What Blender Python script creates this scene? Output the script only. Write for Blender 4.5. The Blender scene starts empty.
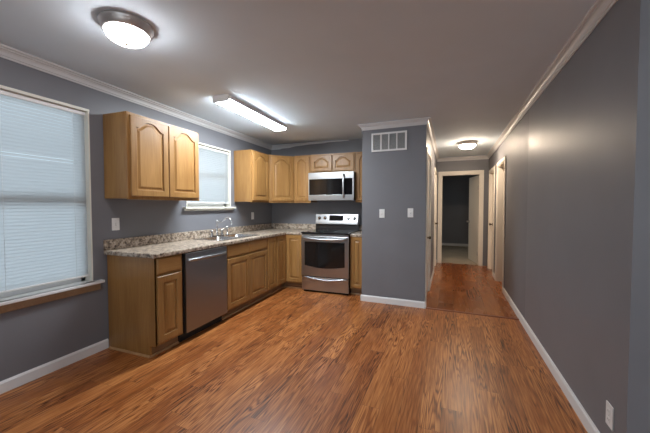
import bpy, bmesh, math, random
from mathutils import Vector, Matrix
PI = math.pi
random.seed(7)
SC = bpy.context.scene
COL = SC.collection

# ------------------------------------------------------------------ camera
CAM_H = 1.3186
cd = bpy.data.cameras.new('camera'); cam = bpy.data.objects.new('camera', cd); COL.objects.link(cam)
cam.location = (0, 0, CAM_H)
cam.rotation_euler = (PI / 2 - 0.0326, 0, 0.3529)
cd.sensor_fit = 'HORIZONTAL'; cd.sensor_width = 36.0; cd.lens = 301.9 / 650 * 36
cd.clip_start = 0.02; cd.clip_end = 100
SC.camera = cam

# ------------------------------------------------------------------ light levels
WORLD_STRENGTH = 1.66           # overcast daylight outside the windows
TUBE = 62.0                      # fluorescent fixture
DOME = 34.0                      # kitchen dome lamp
HALL = 116.0                      # hall dome lamp
BACK_FILL = 34.0             # added fill lamp behind the camera, standing in for a window
LIVING_FILL = 110.0  # unseen ceiling lamp added to fill the room from behind
w = bpy.data.worlds.new('world'); SC.world = w; w.use_nodes = True
bg = w.node_tree.nodes['Background']
bg.inputs['Color'].default_value = (0.74, 0.87, 1.0, 1); bg.inputs['Strength'].default_value = WORLD_STRENGTH
SC.view_settings.view_transform = 'Standard'; SC.view_settings.look = 'None'
SC.view_settings.gamma = 1.0; SC.view_settings.use_curve_mapping = False
SC.view_settings.exposure = 0.67
SC.cycles.max_bounces = 10; SC.cycles.diffuse_bounces = 5; SC.cycles.glossy_bounces = 4
SC.cycles.transparent_max_bounces = 16
SC.cycles.sample_clamp_indirect = 6.0

al = bpy.data.lights.new('rear_fill_light', 'AREA'); al.shape = 'RECTANGLE'; al.size = 2.2; al.size_y = 1.5
al.energy = BACK_FILL; al.color = (0.86, 0.93, 1.0)
alo = bpy.data.objects.new('rear_fill_light', al); COL.objects.link(alo)  # added area lamp, lifts surfaces that face the camera
alo.location = (0.9, -3.25, 1.5); alo.rotation_euler = (PI / 2, 0, 0)

bl = bpy.data.lights.new('bedroom_fill_light', 'AREA'); bl.shape = 'RECTANGLE'; bl.size = 0.9; bl.size_y = 1.2
bl.energy = 8.0; bl.color = (1.0, 0.95, 0.88)  # added fill lamp to brighten the open bedroom door
blo = bpy.data.objects.new('bedroom_fill_light', bl); COL.objects.link(blo)
blo.location = (-1.62, 9.0, 1.5); blo.rotation_euler = (PI / 2, 0, -PI / 2)

# ------------------------------------------------------------------ dimensions
H = 2.44
XL, YK = -2.8715, 4.93           # window wall, kitchen back wall (kitchen axes)
XB = -2.2685                     # face of the base cabinets
XU = XL + 0.305                  # face of the wall cabinets
DL = 0.0397                      # the hall is turned by this much
XR, XC0, XC1, YC, YE = 0.772, -1.132, -0.2906, 4.079, 7.531
HM = Matrix.Rotation(-DL, 4, 'Z')
def hp(x, y): v = HM @ Vector((x, y, 0)); return (v.x, v.y)

# ------------------------------------------------------------------ materials
def mat(name):
    m = bpy.data.materials.new(name); m.use_nodes = True
    return m, m.node_tree.nodes, m.node_tree.links, m.node_tree.nodes['Principled BSDF']
def plain(name, c, rough=0.5, metal=0.0, spec=0.5, bump=0.0, bscale=200, var=0.0):
    m, N, L, b = mat(name)
    b.inputs['Base Color'].default_value = (*c, 1); b.inputs['Roughness'].default_value = rough
    b.inputs['Metallic'].default_value = metal; b.inputs['Specular IOR Level'].default_value = spec
    tc = N.new('ShaderNodeTexCoord')
    if bump:
        n = N.new('ShaderNodeTexNoise'); n.inputs['Scale'].default_value = bscale; n.inputs['Detail'].default_value = 3
        L.new(tc.outputs['Object'], n.inputs['Vector'])
        bp = N.new('ShaderNodeBump'); bp.inputs['Strength'].default_value = bump; bp.inputs['Distance'].default_value = 0.002
        L.new(n.outputs['Fac'], bp.inputs['Height']); L.new(bp.outputs['Normal'], b.inputs['Normal'])
    if var:
        n2 = N.new('ShaderNodeTexNoise'); n2.inputs['Scale'].default_value = 2.5; n2.inputs['Detail'].default_value = 4
        L.new(tc.outputs['Object'], n2.inputs['Vector'])
        cr = N.new('ShaderNodeValToRGB')
        cr.color_ramp.elements[0].position = 0.3; cr.color_ramp.elements[1].position = 0.7
        cr.color_ramp.elements[0].color = (*[x * (1 - var) for x in c], 1); cr.color_ramp.elements[1].color = (*[min(1, x * (1 + var)) for x in c], 1)
        L.new(n2.outputs['Fac'], cr.inputs['Fac']); L.new(cr.outputs['Color'], b.inputs['Base Color'])
    return m
def emit(name, c, s):
    m, N, L, b = mat(name)
    b.inputs['Base Color'].default_value = (0.9, 0.9, 0.9, 1)
    b.inputs['Emission Color'].default_value = (*c, 1); b.inputs['Emission Strength'].default_value = s
    b.inputs['Roughness'].default_value = 0.4
    return m
def wood(name, c0, c1, horizontal=False, rough=0.38):
    m, N, L, b = mat(name)
    tc = N.new('ShaderNodeTexCoord'); oi = N.new('ShaderNodeObjectInfo')
    ad = N.new('ShaderNodeVectorMath'); ad.operation = 'ADD'
    sc = N.new('ShaderNodeVectorMath'); sc.operation = 'SCALE'; sc.inputs['Scale'].default_value = 37.0
    cm = N.new('ShaderNodeCombineXYZ')
    for k in 'XYZ': L.new(oi.outputs['Random'], cm.inputs[k])
    L.new(cm.outputs[0], sc.inputs[0]); L.new(tc.outputs['Object'], ad.inputs[0]); L.new(sc.outputs[0], ad.inputs[1])
    mp = N.new('ShaderNodeMapping'); mp.inputs['Scale'].default_value = (1.2, 9, 9) if horizontal else (9, 9, 1.2)
    L.new(ad.outputs[0], mp.inputs['Vector'])
    n1 = N.new('ShaderNodeTexNoise'); n1.inputs['Scale'].default_value = 1.0; n1.inputs['Detail'].default_value = 5; n1.inputs['Distortion'].default_value = 0.5
    L.new(mp.outputs[0], n1.inputs['Vector'])
    mp2 = N.new('ShaderNodeMapping'); mp2.inputs['Scale'].default_value = (6, 130, 130) if horizontal else (130, 130, 6)
    L.new(ad.outputs[0], mp2.inputs['Vector'])
    n2 = N.new('ShaderNodeTexNoise'); n2.inputs['Scale'].default_value = 1.0; n2.inputs['Detail'].default_value = 2
    L.new(mp2.outputs[0], n2.inputs['Vector'])
    mx = N.new('ShaderNodeMath'); mx.operation = 'MULTIPLY_ADD'; mx.inputs[1].default_value = 0.35
    L.new(n2.outputs['Fac'], mx.inputs[0]); 
    m2 = N.new('ShaderNodeMath'); m2.operation = 'MULTIPLY'; m2.inputs[1].default_value = 0.65
    L.new(n1.outputs['Fac'], m2.inputs[0]); L.new(m2.outputs[0], mx.inputs[2])
    cr = N.new('ShaderNodeValToRGB'); cr.color_ramp.elements[0].position = 0.34; cr.color_ramp.elements[1].position = 0.66
    cr.color_ramp.elements[0].color = (*c0, 1); cr.color_ramp.elements[1].color = (*c1, 1)
    L.new(mx.outputs[0], cr.inputs['Fac'])
    hs = N.new('ShaderNodeHueSaturation'); mr = N.new('ShaderNodeMapRange')
    mr.inputs['To Min'].default_value = 0.92; mr.inputs['To Max'].default_value = 1.08
    L.new(oi.outputs['Random'], mr.inputs['Value']); L.new(mr.outputs[0], hs.inputs['Value'])
    L.new(cr.outputs['Color'], hs.inputs['Color']); L.new(hs.outputs['Color'], b.inputs['Base Color'])
    b.inputs['Roughness'].default_value = rough
    return m
def floor_mat(name, pw, pl, darks, mids, lights, rough, seed=0.0, swirl=1.0, tone=1.0):
    m, N, L, b = mat(name)
    tc = N.new('ShaderNodeTexCoord'); sp = N.new('ShaderNodeSeparateXYZ'); L.new(tc.outputs['Object'], sp.inputs[0])
    def M(op, a, bb=None, c=None):
        n = N.new('ShaderNodeMath'); n.operation = op
        for i, v in enumerate((a, bb, c)):
            if v is None: continue
            if isinstance(v, (int, float)): n.inputs[i].default_value = v
            else: L.new(v, n.inputs[i])
        return n.outputs[0]
    xs = M('ADD', M('DIVIDE', sp.outputs['X'], pw), 50.3 + seed); row = M('FLOOR', xs); fx = M('FRACT', xs)
    wn = N.new('ShaderNodeTexWhiteNoise'); wn.noise_dimensions = '1D'; L.new(row, wn.inputs['W'])
    ys = M('ADD', M('DIVIDE', sp.outputs['Y'], pl), M('MULTIPLY', wn.outputs['Value'], 9.0)); colr = M('FLOOR', ys); fy = M('FRACT', ys)
    cb = N.new('ShaderNodeCombineXYZ'); L.new(row, cb.inputs[0]); L.new(colr, cb.inputs[1])
    w2 = N.new('ShaderNodeTexWhiteNoise'); w2.noise_dimensions = '2D'; L.new(cb.outputs[0], w2.inputs['Vector'])
    pid = w2.outputs['Value']
    # growth-ring swirls: contour lines of a stretched noise, shifted per plank
    gx = M('ADD', M('MULTIPLY', sp.outputs['X'], 12.0), M('MULTIPLY', pid, 61.0)); gy = M('ADD', M('MULTIPLY', sp.outputs['Y'], 0.85), M('MULTIPLY', pid, 23.0))
    cg = N.new('ShaderNodeCombineXYZ'); L.new(gx, cg.inputs[0]); L.new(gy, cg.inputs[1])
    n1 = N.new('ShaderNodeTexNoise'); n1.inputs['Scale'].default_value = 1.0; n1.inputs['Detail'].default_value = 2.0; n1.inputs['Roughness'].default_value = 0.55
    L.new(cg.outputs[0], n1.inputs['Vector'])
    ring = M('MULTIPLY_ADD', M('SINE', M('MULTIPLY', n1.outputs['Fac'], 95.0)), 0.5, 0.5)
    ring = M('POWER', ring, 2.2)
    # fine pores
    cp = N.new('ShaderNodeCombineXYZ'); L.new(M('MULTIPLY', sp.outputs['X'], 95.0), cp.inputs[0]); L.new(M('MULTIPLY', sp.outputs['Y'], 4.5), cp.inputs[1]); L.new(M('MULTIPLY', pid, 11.0), cp.inputs[2])
    n2 = N.new('ShaderNodeTexNoise'); n2.inputs['Scale'].default_value = 1.0; n2.inputs['Detail'].default_value = 2.0; L.new(cp.outputs[0], n2.inputs['Vector'])
    # where the swirl shows
    cq = N.new('ShaderNodeCombineXYZ'); L.new(M('MULTIPLY', sp.outputs['X'], 5.0), cq.inputs[0]); L.new(M('MULTIPLY', sp.outputs['Y'], 1.2), cq.inputs[1]); L.new(M('MULTIPLY', pid, 17.0), cq.inputs[2])
    n3 = N.new('ShaderNodeTexNoise'); n3.inputs['Scale'].default_value = 1.0; n3.inputs['Detail'].default_value = 2.0; L.new(cq.outputs[0], n3.inputs['Vector'])
    mk = N.new('ShaderNodeMapRange'); mk.inputs['From Min'].default_value = 0.36; mk.inputs['From Max'].default_value = 0.60; L.new(n3.outputs['Fac'], mk.inputs['Value'])
    t = M('ADD', M('MULTIPLY_ADD', pid, 0.20 * tone, 0.17), M('MULTIPLY', n3.outputs['Fac'], 0.50))
    t = M('ADD', t, M('MULTIPLY', M('SUBTRACT', n2.outputs['Fac'], 0.5), 0.70))
    t = M('SUBTRACT', t, M('MULTIPLY', M('MULTIPLY', ring, mk.outputs[0]), 0.40 * swirl))
    cr = N.new('ShaderNodeValToRGB'); e = cr.color_ramp.elements
    e[0].position = 0.08; e[0].color = (*darks, 1); e[1].position = 0.80; e[1].color = (*lights, 1)
    k = e.new(0.42); k.color = (*mids, 1)
    L.new(t, cr.inputs['Fac'])
    # joints
    ex = M('MINIMUM', fx, M('SUBTRACT', 1.0, fx)); ey = M('MINIMUM', fy, M('SUBTRACT', 1.0, fy))
    gap = M('MAXIMUM', M('LESS_THAN', M('MULTIPLY', ex, pw), 0.0014), M('LESS_THAN', M('MULTIPLY', ey, pl), 0.0014))
    mixc = N.new('ShaderNodeMix'); mixc.data_type = 'RGBA'
    L.new(M('MULTIPLY', gap, 0.45), mixc.inputs['Factor']); L.new(cr.outputs['Color'], mixc.inputs['A']); mixc.inputs['B'].default_value = (0.02, 0.008, 0.004, 1)
    L.new(mixc.outputs['Result'], b.inputs['Base Color'])
    ro = M('MULTIPLY_ADD', n3.outputs['Fac'], 0.12, rough - 0.06); L.new(ro, b.inputs['Roughness'])
    b.inputs['Specular IOR Level'].default_value = 0.36
    bp = N.new('ShaderNodeBump'); bp.inputs['Strength'].default_value = 0.25; bp.inputs['Distance'].default_value = 0.002
    hgt = M('SUBTRACT', M('MULTIPLY', n3.outputs['Fac'], 1.5), M('ADD', gap, M('MULTIPLY', ring, 0.25)))
    L.new(hgt, bp.inputs['Height']); L.new(bp.outputs['Normal'], b.inputs['Normal'])
    return m
def granite(name):
    m, N, L, b = mat(name)
    tc = N.new('ShaderNodeTexCoord')
    n1 = N.new('ShaderNodeTexNoise'); n1.inputs['Scale'].default_value = 26; n1.inputs['Detail'].default_value = 6; n1.inputs['Roughness'].default_value = 0.7
    L.new(tc.outputs['Object'], n1.inputs['Vector'])
    cr = N.new('ShaderNodeValToRGB'); e = cr.color_ramp.elements
    e[0].position = 0.34; e[0].color = (0.020, 0.013, 0.010, 1); e[1].position = 0.70; e[1].color = (0.72, 0.60, 0.47, 1)
    for p, c in ((0.44, (0.12, 0.078, 0.050)), (0.5, (0.36, 0.27, 0.19)), (0.57, (0.50, 0.42, 0.34))):
        k = e.new(p); k.color = (*c, 1)
    L.new(n1.outputs['Fac'], cr.inputs['Fac'])
    v = N.new('ShaderNodeTexVoronoi'); v.inputs['Scale'].default_value = 95; L.new(tc.outputs['Object'], v.inputs['Vector'])
    c2 = N.new('ShaderNodeValToRGB'); c2.color_ramp.interpolation = 'CONSTANT'; e = c2.color_ramp.elements
    e[0].position = 0; e[0].color = (0.05, 0.04, 0.035, 1); e[1].position = 0.22; e[1].color = (0.40, 0.34, 0.29, 1)
    k = e.new(0.7); k.color = (0.6, 0.54, 0.47, 1)
    sp = N.new('ShaderNodeSeparateColor'); L.new(v.outputs['Color'], sp.inputs[0]); L.new(sp.outputs[0], c2.inputs['Fac'])
    mx = N.new('ShaderNodeMix'); mx.data_type = 'RGBA'; mx.inputs['Factor'].default_value = 0.22
    L.new(cr.outputs['Color'], mx.inputs['A']); L.new(c2.outputs['Color'], mx.inputs['B']); L.new(mx.outputs['Result'], b.inputs['Base Color'])
    b.inputs['Roughness'].default_value = 0.35
    return m
def steel(name, c=(0.52, 0.51, 0.50), rough=0.3, horizontal=True):
    m, N, L, b = mat(name)
    b.inputs['Base Color'].default_value = (*c, 1); b.inputs['Metallic'].default_value = 1
    tc = N.new('ShaderNodeTexCoord'); mp = N.new('ShaderNodeMapping'); mp.inputs['Scale'].default_value = (4, 4, 500) if horizontal else (500, 500, 4)
    L.new(tc.outputs['Object'], mp.inputs['Vector'])
    n = N.new('ShaderNodeTexNoise'); n.inputs['Scale'].default_value = 1; n.inputs['Detail'].default_value = 2; L.new(mp.outputs[0], n.inputs['Vector'])
    r = N.new('ShaderNodeMapRange'); r.inputs['To Min'].default_value = rough - 0.06; r.inputs['To Max'].default_value = rough + 0.08
    L.new(n.outputs['Fac'], r.inputs['Value']); L.new(r.outputs[0], b.inputs['Roughness'])
    return m
def blind_mat(name):
    m, N, L, b = mat(name)
    N.remove(b); out = N['Material Output']
    d = N.new('ShaderNodeBsdfDiffuse'); d.inputs['Color'].default_value = (0.33, 0.33, 0.32, 1)
    t = N.new('ShaderNodeBsdfTranslucent'); t.inputs['Color'].default_value = (0.80, 0.815, 0.835, 1)
    mx = N.new('ShaderNodeMixShader'); mx.inputs[0].default_value = 0.55
    L.new(d.outputs[0], mx.inputs[1]); L.new(t.outputs[0], mx.inputs[2]); L.new(mx.outputs[0], out.inputs['Surface'])
    return m
def pane_mat(name):
    m, N, L, b = mat(name)
    N.remove(b); out = N['Material Output']
    t = N.new('ShaderNodeBsdfTransparent'); t.inputs['Color'].default_value = (0.95, 0.97, 0.96, 1)
    g = N.new('ShaderNodeBsdfGlossy'); g.inputs['Roughness'].default_value = 0.03
    fr = N.new('ShaderNodeFresnel'); fr.inputs['IOR'].default_value = 1.45
    mx = N.new('ShaderNodeMixShader'); L.new(fr.outputs[0], mx.inputs[0]); L.new(t.outputs[0], mx.inputs[1]); L.new(g.outputs[0], mx.inputs[2])
    L.new(mx.outputs[0], out.inputs['Surface'])
    return m

WALL_C = (0.184, 0.184, 0.201)
M_wall = plain('grey_wall_paint', WALL_C, 0.46, spec=0.35, bump=0.10, bscale=260, var=0.04)
M_wallr = plain('grey_semi_gloss_wall_paint', WALL_C, 0.45, spec=0.33, bump=0.10, bscale=120, var=0.04)
M_wallh = plain('grey_flat_wall_paint', WALL_C, 0.54, spec=0.28, bump=0.10, bscale=260, var=0.04)
M_ceil = plain('ceiling_paint', (0.70, 0.80, 0.885), 0.85, spec=0.2, bump=0.12, bscale=180, var=0.02)
M_trim = plain('white_trim_paint', (0.74, 0.73, 0.73), 0.35)
M_crown = plain('crown_moulding_paint', (0.58, 0.575, 0.58), 0.4)
M_door = plain('cream_door_paint', (0.82, 0.76, 0.67), 0.4)
M_sill = plain('cream_sill_paint', (0.74, 0.71, 0.63), 0.4)
M_apron = wood('stained_apron_wood', (0.30, 0.19, 0.11), (0.46, 0.31, 0.19), True)
M_plate = plain('white_plastic', (0.78, 0.77, 0.76), 0.35)
M_dark = plain('black_gap', (0.012, 0.011, 0.011), 0.6)
M_oak = wood('honey_maple_upright', (0.245, 0.115, 0.031), (0.390, 0.208, 0.070))
M_oakh = wood('honey_maple_across', (0.245, 0.115, 0.031), (0.390, 0.208, 0.070), True)
M_oak_shaded = wood('shaded_maple_cabinet_side', (0.235, 0.110, 0.029), (0.36, 0.188, 0.060))  # darker copy of the maple, shade of the cabinet sides in its colour
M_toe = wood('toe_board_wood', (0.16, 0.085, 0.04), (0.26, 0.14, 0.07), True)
M_shoe = wood('shoe_moulding_wood', (0.34, 0.18, 0.08), (0.46, 0.27, 0.13), True)
M_gran = granite('speckled_laminate')
M_steel = steel('brushed_stainless', (0.49, 0.505, 0.52))
M_steeld = steel('brushed_stainless_dishwasher', (0.31, 0.32, 0.335), 0.34)
M_chrome = plain('chrome', (0.75, 0.75, 0.76), 0.12, metal=1)
M_sink = plain('satin_steel', (0.62, 0.62, 0.63), 0.22, metal=1)
M_nickel = plain('brushed_nickel', (0.60, 0.56, 0.54), 0.42, metal=0.75)
M_brass = plain('dark_bronze', (0.12, 0.09, 0.06), 0.35, metal=1)
M_blackg = plain('black_glass', (0.006, 0.006, 0.007), 0.07)
M_blackp = plain('black_enamel', (0.012, 0.012, 0.013), 0.25)
M_screen = plain('oven_window_glass', (0.010, 0.009, 0.009), 0.08)
M_grey = plain('grey_marking', (0.22, 0.22, 0.22), 0.5)
M_louvre = plain('grille_louvre_paint', (0.42, 0.42, 0.42), 0.5)
M_blind = blind_mat('translucent_blind_slat')
M_pane = pane_mat('window_pane')
M_vinyl = plain('vinyl_window_frame', (0.78, 0.78, 0.77), 0.4)
M_carpet = plain('beige_carpet', (0.42, 0.37, 0.30), 0.95, spec=0.1, bump=0.6, bscale=300, var=0.08)
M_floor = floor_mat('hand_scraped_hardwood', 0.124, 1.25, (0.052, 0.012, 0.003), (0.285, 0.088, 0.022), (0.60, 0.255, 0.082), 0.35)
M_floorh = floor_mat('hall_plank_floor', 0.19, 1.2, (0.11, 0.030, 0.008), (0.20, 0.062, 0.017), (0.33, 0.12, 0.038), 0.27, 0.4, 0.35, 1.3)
M_strip = plain('reddish_threshold_wood', (0.20, 0.065, 0.035), 0.3)
M_tube = emit('lit_fluorescent_lens', (0.87, 0.95, 1.0), TUBE)
M_dome = emit('lit_dome_glass', (1.0, 0.97, 0.98), DOME)
M_hall = emit('lit_hall_dome_glass', (1.0, 0.80, 0.60), HALL)
M_fill_dome = emit('added_fill_dome_glass', (0.96, 0.97, 1.0), LIVING_FILL)

# ------------------------------------------------------------------ mesh helpers
def NB(): return bmesh.new()
def add_box(bm, x0, x1, y0, y1, z0, z1, bev=0.0, seg=1):
    t = bmesh.new() if bev else bm
    r = bmesh.ops.create_cube(t, size=1.0)
    bmesh.ops.scale(t, vec=(x1 - x0, y1 - y0, z1 - z0), verts=r['verts'])
    bmesh.ops.translate(t, vec=((x0 + x1) / 2, (y0 + y1) / 2, (z0 + z1) / 2), verts=r['verts'])
    if bev:
        bmesh.ops.bevel(t, geom=list(t.edges), offset=bev, segments=seg, profile=0.5, affect='EDGES')
        merge(bm, t)
    return bm
def merge(bm, t, M=None):
    if M is not None: bmesh.ops.transform(t, matrix=M, verts=t.verts)
    vm = {v: bm.verts.new(v.co) for v in t.verts}
    for f in t.faces:
        try: nf = bm.faces.new([vm[v] for v in f.verts]); nf.smooth = f.smooth
        except ValueError: pass
    t.free()
def add_prism(bm, pts, axis, a0, a1):
    """polygon pts in the two other axes, extruded along axis from a0 to a1"""
    def P(p, a):
        return {'x': (a, p[0], p[1]), 'y': (p[0], a, p[1]), 'z': (p[0], p[1], a)}[axis]
    A = [bm.verts.new(P(p, a0)) for p in pts]; B = [bm.verts.new(P(p, a1)) for p in pts]
    n = len(pts); bm.faces.new(A[::-1]); bm.faces.new(B)
    for i in range(n):
        j = (i + 1) % n; bm.faces.new((A[i], A[j], B[j], B[i]))
def add_loops(bm, loops, cap0=False, cap1=False, smooth=False):
    rows = [[bm.verts.new(p) for p in l] for l in loops]
    n = len(rows[0])
    for a, b in zip(rows, rows[1:]):
        for i in range(n):
            j = (i + 1) % n
            f = bm.faces.new((a[i], a[j], b[j], b[i])); f.smooth = smooth
    if cap0: bm.faces.new(rows[0][::-1])
    if cap1: bm.faces.new(rows[-1])
def add_lathe(bm, prof, seg=48, M=None, smooth=True, caps=(True, True)):
    t = bmesh.new()
    loops = [[(r * math.cos(2 * PI * i / seg), r * math.sin(2 * PI * i / seg), z) for i in range(seg)] for r, z in prof]
    add_loops(t, loops, caps[0], caps[1], smooth)
    merge(bm, t, M)
def add_tube(bm, pts, rad, seg=12, caps=True, flat=None):
    """round (or flattened) tube along a polyline; rad a number or one per point"""
    pts = [Vector(p) for p in pts]; n = len(pts)
    rs = rad if isinstance(rad, (list, tuple)) else [rad] * n
    loops = []; up = None
    for i, p in enumerate(pts):
        d = (pts[min(i + 1, n - 1)] - pts[max(i - 1, 0)]).normalized()
        if up is None:
            up = Vector((0, 0, 1)) if abs(d.z) < 0.9 else Vector((1, 0, 0))
        s = d.cross(up).normalized(); up = s.cross(d).normalized()
        fx = flat or (1, 1)
        loops.append([p + s * (math.cos(2 * PI * k / seg) * rs[i] * fx[0]) + up * (math.sin(2 * PI * k / seg) * rs[i] * fx[1]) for k in range(seg)])
    add_loops(bm, loops, caps, caps, True)
def link(name, bm, m, parent=None, loc=None, rot=0.0, bevel=0.0, smooth=False):
    bmesh.ops.recalc_face_normals(bm, faces=bm.faces)
    me = bpy.data.meshes.new(name); bm.to_mesh(me); bm.free()
    if smooth:
        for p in me.polygons: p.use_smooth = True
    me.materials.append(m)
    o = bpy.data.objects.new(name, me); COL.objects.link(o)
    if parent: o.parent = parent
    if loc: o.location = loc
    if rot: o.rotation_euler = (0, 0, rot)
    if bevel:
        md = o.modifiers.new('bevel', 'BEVEL'); md.width = bevel; md.segments = 2; md.limit_method = 'ANGLE'; md.angle_limit = math.radians(40)
    return o
def tag(o, label, cat, group=None):
    o['label'] = label; o['category'] = cat
    if group: o['group'] = group
    return o
def thing(name, label, cat, loc=(0, 0, 0), rot=0.0, group=None):
    o = bpy.data.objects.new(name, None); COL.objects.link(o); o.empty_display_size = 0.1
    o.location = loc; o.rotation_euler = (0, 0, rot)
    return tag(o, label, cat, group)
def struct(name, bm, m, parent=None, hall=False, label=None, **k):
    o = link(name, bm, m, parent, **k)
    if hall and not parent: o.rotation_euler = (0, 0, -DL)
    if not parent: o['kind'] = 'structure'
    return o
def bx(*a, **k): return add_box(NB(), *a, **k)

# ------------------------------------------------------------------ shell
FT = 0.12
# floors: kitchen/living up to the threshold strip, hall beyond, carpeted room at the end
bm = NB(); YS = YC + 0.012
add_box(bm, -3.2, 4.8, -3.1, YS - 0.003, -FT, 0)
add_box(bm, -3.2, XC0 + 0.1, YS - 0.003, 5.2, -FT, 0)
fl = struct('floor', bm, M_floor, hall=True)
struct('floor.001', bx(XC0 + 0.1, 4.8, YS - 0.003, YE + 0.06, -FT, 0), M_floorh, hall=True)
struct('floor.002', bx(-3.2, 4.8, YE + 0.06, 11.4, -FT, 0.004), M_carpet, hall=True)
struct('ceiling', bx(-3.6, 5.2, -3.3, 11.6, H, H + 0.1), M_ceil)
W3 = (-0.3, 2.1, 0.7, 2.3)        # unseen opening added behind the camera for the rear fill lamp
W4 = (8.55, 9.55, 0.85, 2.15)       # unseen bedroom opening added for its fill lamp
def wall_with_holes(axis_fixed, t0, t1, u0, u1, holes, z1=H, z0=0.0):
    """wall slab; axis_fixed 'x' means slab spans t0..t1 in x and runs along y"""
    bm = NB()
    def B(a, b, c, d):
        if b - a < 1e-4 or d - c < 1e-4: return
        if axis_fixed == 'x': add_box(bm, t0, t1, a, b, c, d)
        else: add_box(bm, a, b, t0, t1, c, d)
    cur = u0
    for (a, b, c, d) in sorted(holes):
        B(cur, a, z0, z1); B(a, b, z0, c); B(a, b, d, z1); cur = b
    B(cur, u1, z0, z1)
    return bm
W1 = (0.66, 1.797, 0.650, 2.165)      # window beside the base cabinets: y0 y1 z0 z1
W2 = (2.885, 3.735, 1.310, 2.140)      # window over the sink
struct('wall_left', wall_with_holes('x', XL - 0.15, XL, -3.2, 11.6, [W1, W2]), M_wall)
struct('wall_back', bx(XL, -0.70, YK, YK + 0.12, 0, H), M_wall)
# end wall of the closet block that faces the room, and its side towards the cabinets
bm = NB(); add_box(bm, XC0, XC1, YC, YC + 0.11, 0, H); add_box(bm, XC0, XC0 + 0.1, YC + 0.11, 5.2, 0, H)
struct('wall_closet', bm, M_wall, hall=True)
L1 = (4.19, 4.95, 0, 2.03); L2 = (6.36, 7.12, 0, 2.03)
R2 = (5.32, 6.08, 0, 2.03); R1 = (6.50, 7.24, 0, 2.03)
E1 = (-0.19, 0.612, 0, 2.055)
struct('wall_hall_left', wall_with_holes('x', XC1 - 0.11, XC1, YC + 0.11, YE, [L1, L2]), M_wall, hall=True)
YSEAM = 3.86; XN = 1.806
struct('wall_right', bx(XR, XR + 0.14, XN, YSEAM, 0, H), M_wallr, hall=True)
struct('wall_hall_right', wall_with_holes('x', XR + 0.004, XR + 0.14, YSEAM, YE, [R1, R2]), M_wallh, hall=True)
struct('wall_hall_end', wall_with_holes('y', YE, YE + 0.11, -1.7, 4.6, [E1]), M_wall, hall=True)
struct('wall_bedroom', bx(-3.0, 4.6, 11.0, 11.1, 0, H), M_wall, hall=True)
struct('wall_bedroom_left', wall_with_holes('x', -1.8, -1.7, YE, 11.0, [W4]), M_wall, hall=True)
struct('wall_dining', bx(XR + 0.14, 4.7, 4.9, 5.0, 0, H), M_wall, hall=True)
struct('wall_outer', bx(4.6, 4.7, -3.4, 11.4, 0, H), M_wall)
struct('wall_rear', wall_with_holes('y', -3.1, -2.98, XL, 4.6, [W3]), M_wall)

# mitred mouldings along the walls (travelling with the room on the right-hand side)
def offset_path(pts, d):
    out = []
    n = len(pts)
    for i in range(n):
        def nrm(a, b):
            v = Vector((b[0] - a[0], b[1] - a[1])).normalized(); return Vector((v.y, -v.x))
        if i == 0: k = nrm(pts[0], pts[1]); out.append(Vector(pts[i]) + k * d)
        elif i == n - 1: k = nrm(pts[-2], pts[-1]); out.append(Vector(pts[i]) + k * d)
        else:
            a, b = nrm(pts[i - 1], pts[i]), nrm(pts[i], pts[i + 1]); s = a + b
            out.append(Vector(pts[i]) + s * (d / max(0.05, s.dot(a))))
    return out
def moulding(pts, prof, names, m, base, sign):
    offs = [offset_path(pts, o) for o, z in prof]
    for i, nm in enumerate(names):
        if nm is None: continue
        bm = NB()
        loops = [[(offs[k][j].x, offs[k][j].y, base + sign * prof[k][1]) for k in range(len(prof))] for j in (i, i + 1)]
        add_loops(bm, loops, True, True)
        struct(nm, bm, m)
CROWN = [(0, 0.076), (0.006, 0.076), (0.008, 0.064), (0.014, 0.060), (0.014, 0.054), (0.018, 0.040), (0.028, 0.028), (0.038, 0.024), (0.038, 0.017), (0.046, 0.015), (0.052, 0.011), (0.052, 0.0), (0, 0)]
PATH = [(XL, -2.98), (XL, YK), hp(XC0, 4.957), hp(XC0, YC), hp(XC1, YC), hp(XC1, YE), hp(XR, YE), hp(XR, XN)]
moulding(PATH, CROWN, ['trim_%d' % i for i in range(1, 8)], M_crown, H, -1)
BASE = [(0, 0.086), (0.005, 0.086), (0.010, 0.076), (0.013, 0.070), (0.013, 0.0), (0, 0.0)]
moulding([(XL, -2.98), (XL, 1.911)], BASE, ['baseboard_left'], M_trim, 0, 1)
moulding([hp(XC0, YC + 0.17), hp(XC0, YC), hp(XC1, YC), hp(XC1, L1[0] - 0.058)], BASE, ['baseboard_closet_side', 'baseboard_closet', 'baseboard_hall'], M_trim, 0, 1)
moulding([hp(XC1, L1[1] + 0.058), hp(XC1, L2[0] - 0.058)], BASE, ['baseboard_hall_left'], M_trim, 0, 1)
moulding([hp(XC1, L2[1] + 0.058), hp(XC1, YE)], BASE, ['baseboard_hall_corner'], M_trim, 0, 1)
moulding([hp(XR, R2[0] - 0.058), hp(XR, XN), hp(XR + 0.14, XN)], BASE, ['baseboard_right', 'baseboard_right_end'], M_trim, 0, 1)
moulding([hp(XR, R1[0] - 0.058), hp(XR, R2[1] + 0.058)], BASE, ['baseboard_hall_right'], M_trim, 0, 1)
moulding([hp(-1.7, 11.0), hp(4.5, 11.0)], BASE, ['baseboard_bedroom'], M_trim, 0, 1)
# threshold strip between the two floors
bm = NB(); add_prism(bm, [(YS - 0.028, 0), (YS - 0.018, 0.009), (YS + 0.012, 0.009), (YS + 0.024, 0)], 'x', XC1 + 0.014, XR - 0.013)
struct('trim_8', bm, M_strip, hall=True)

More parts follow.
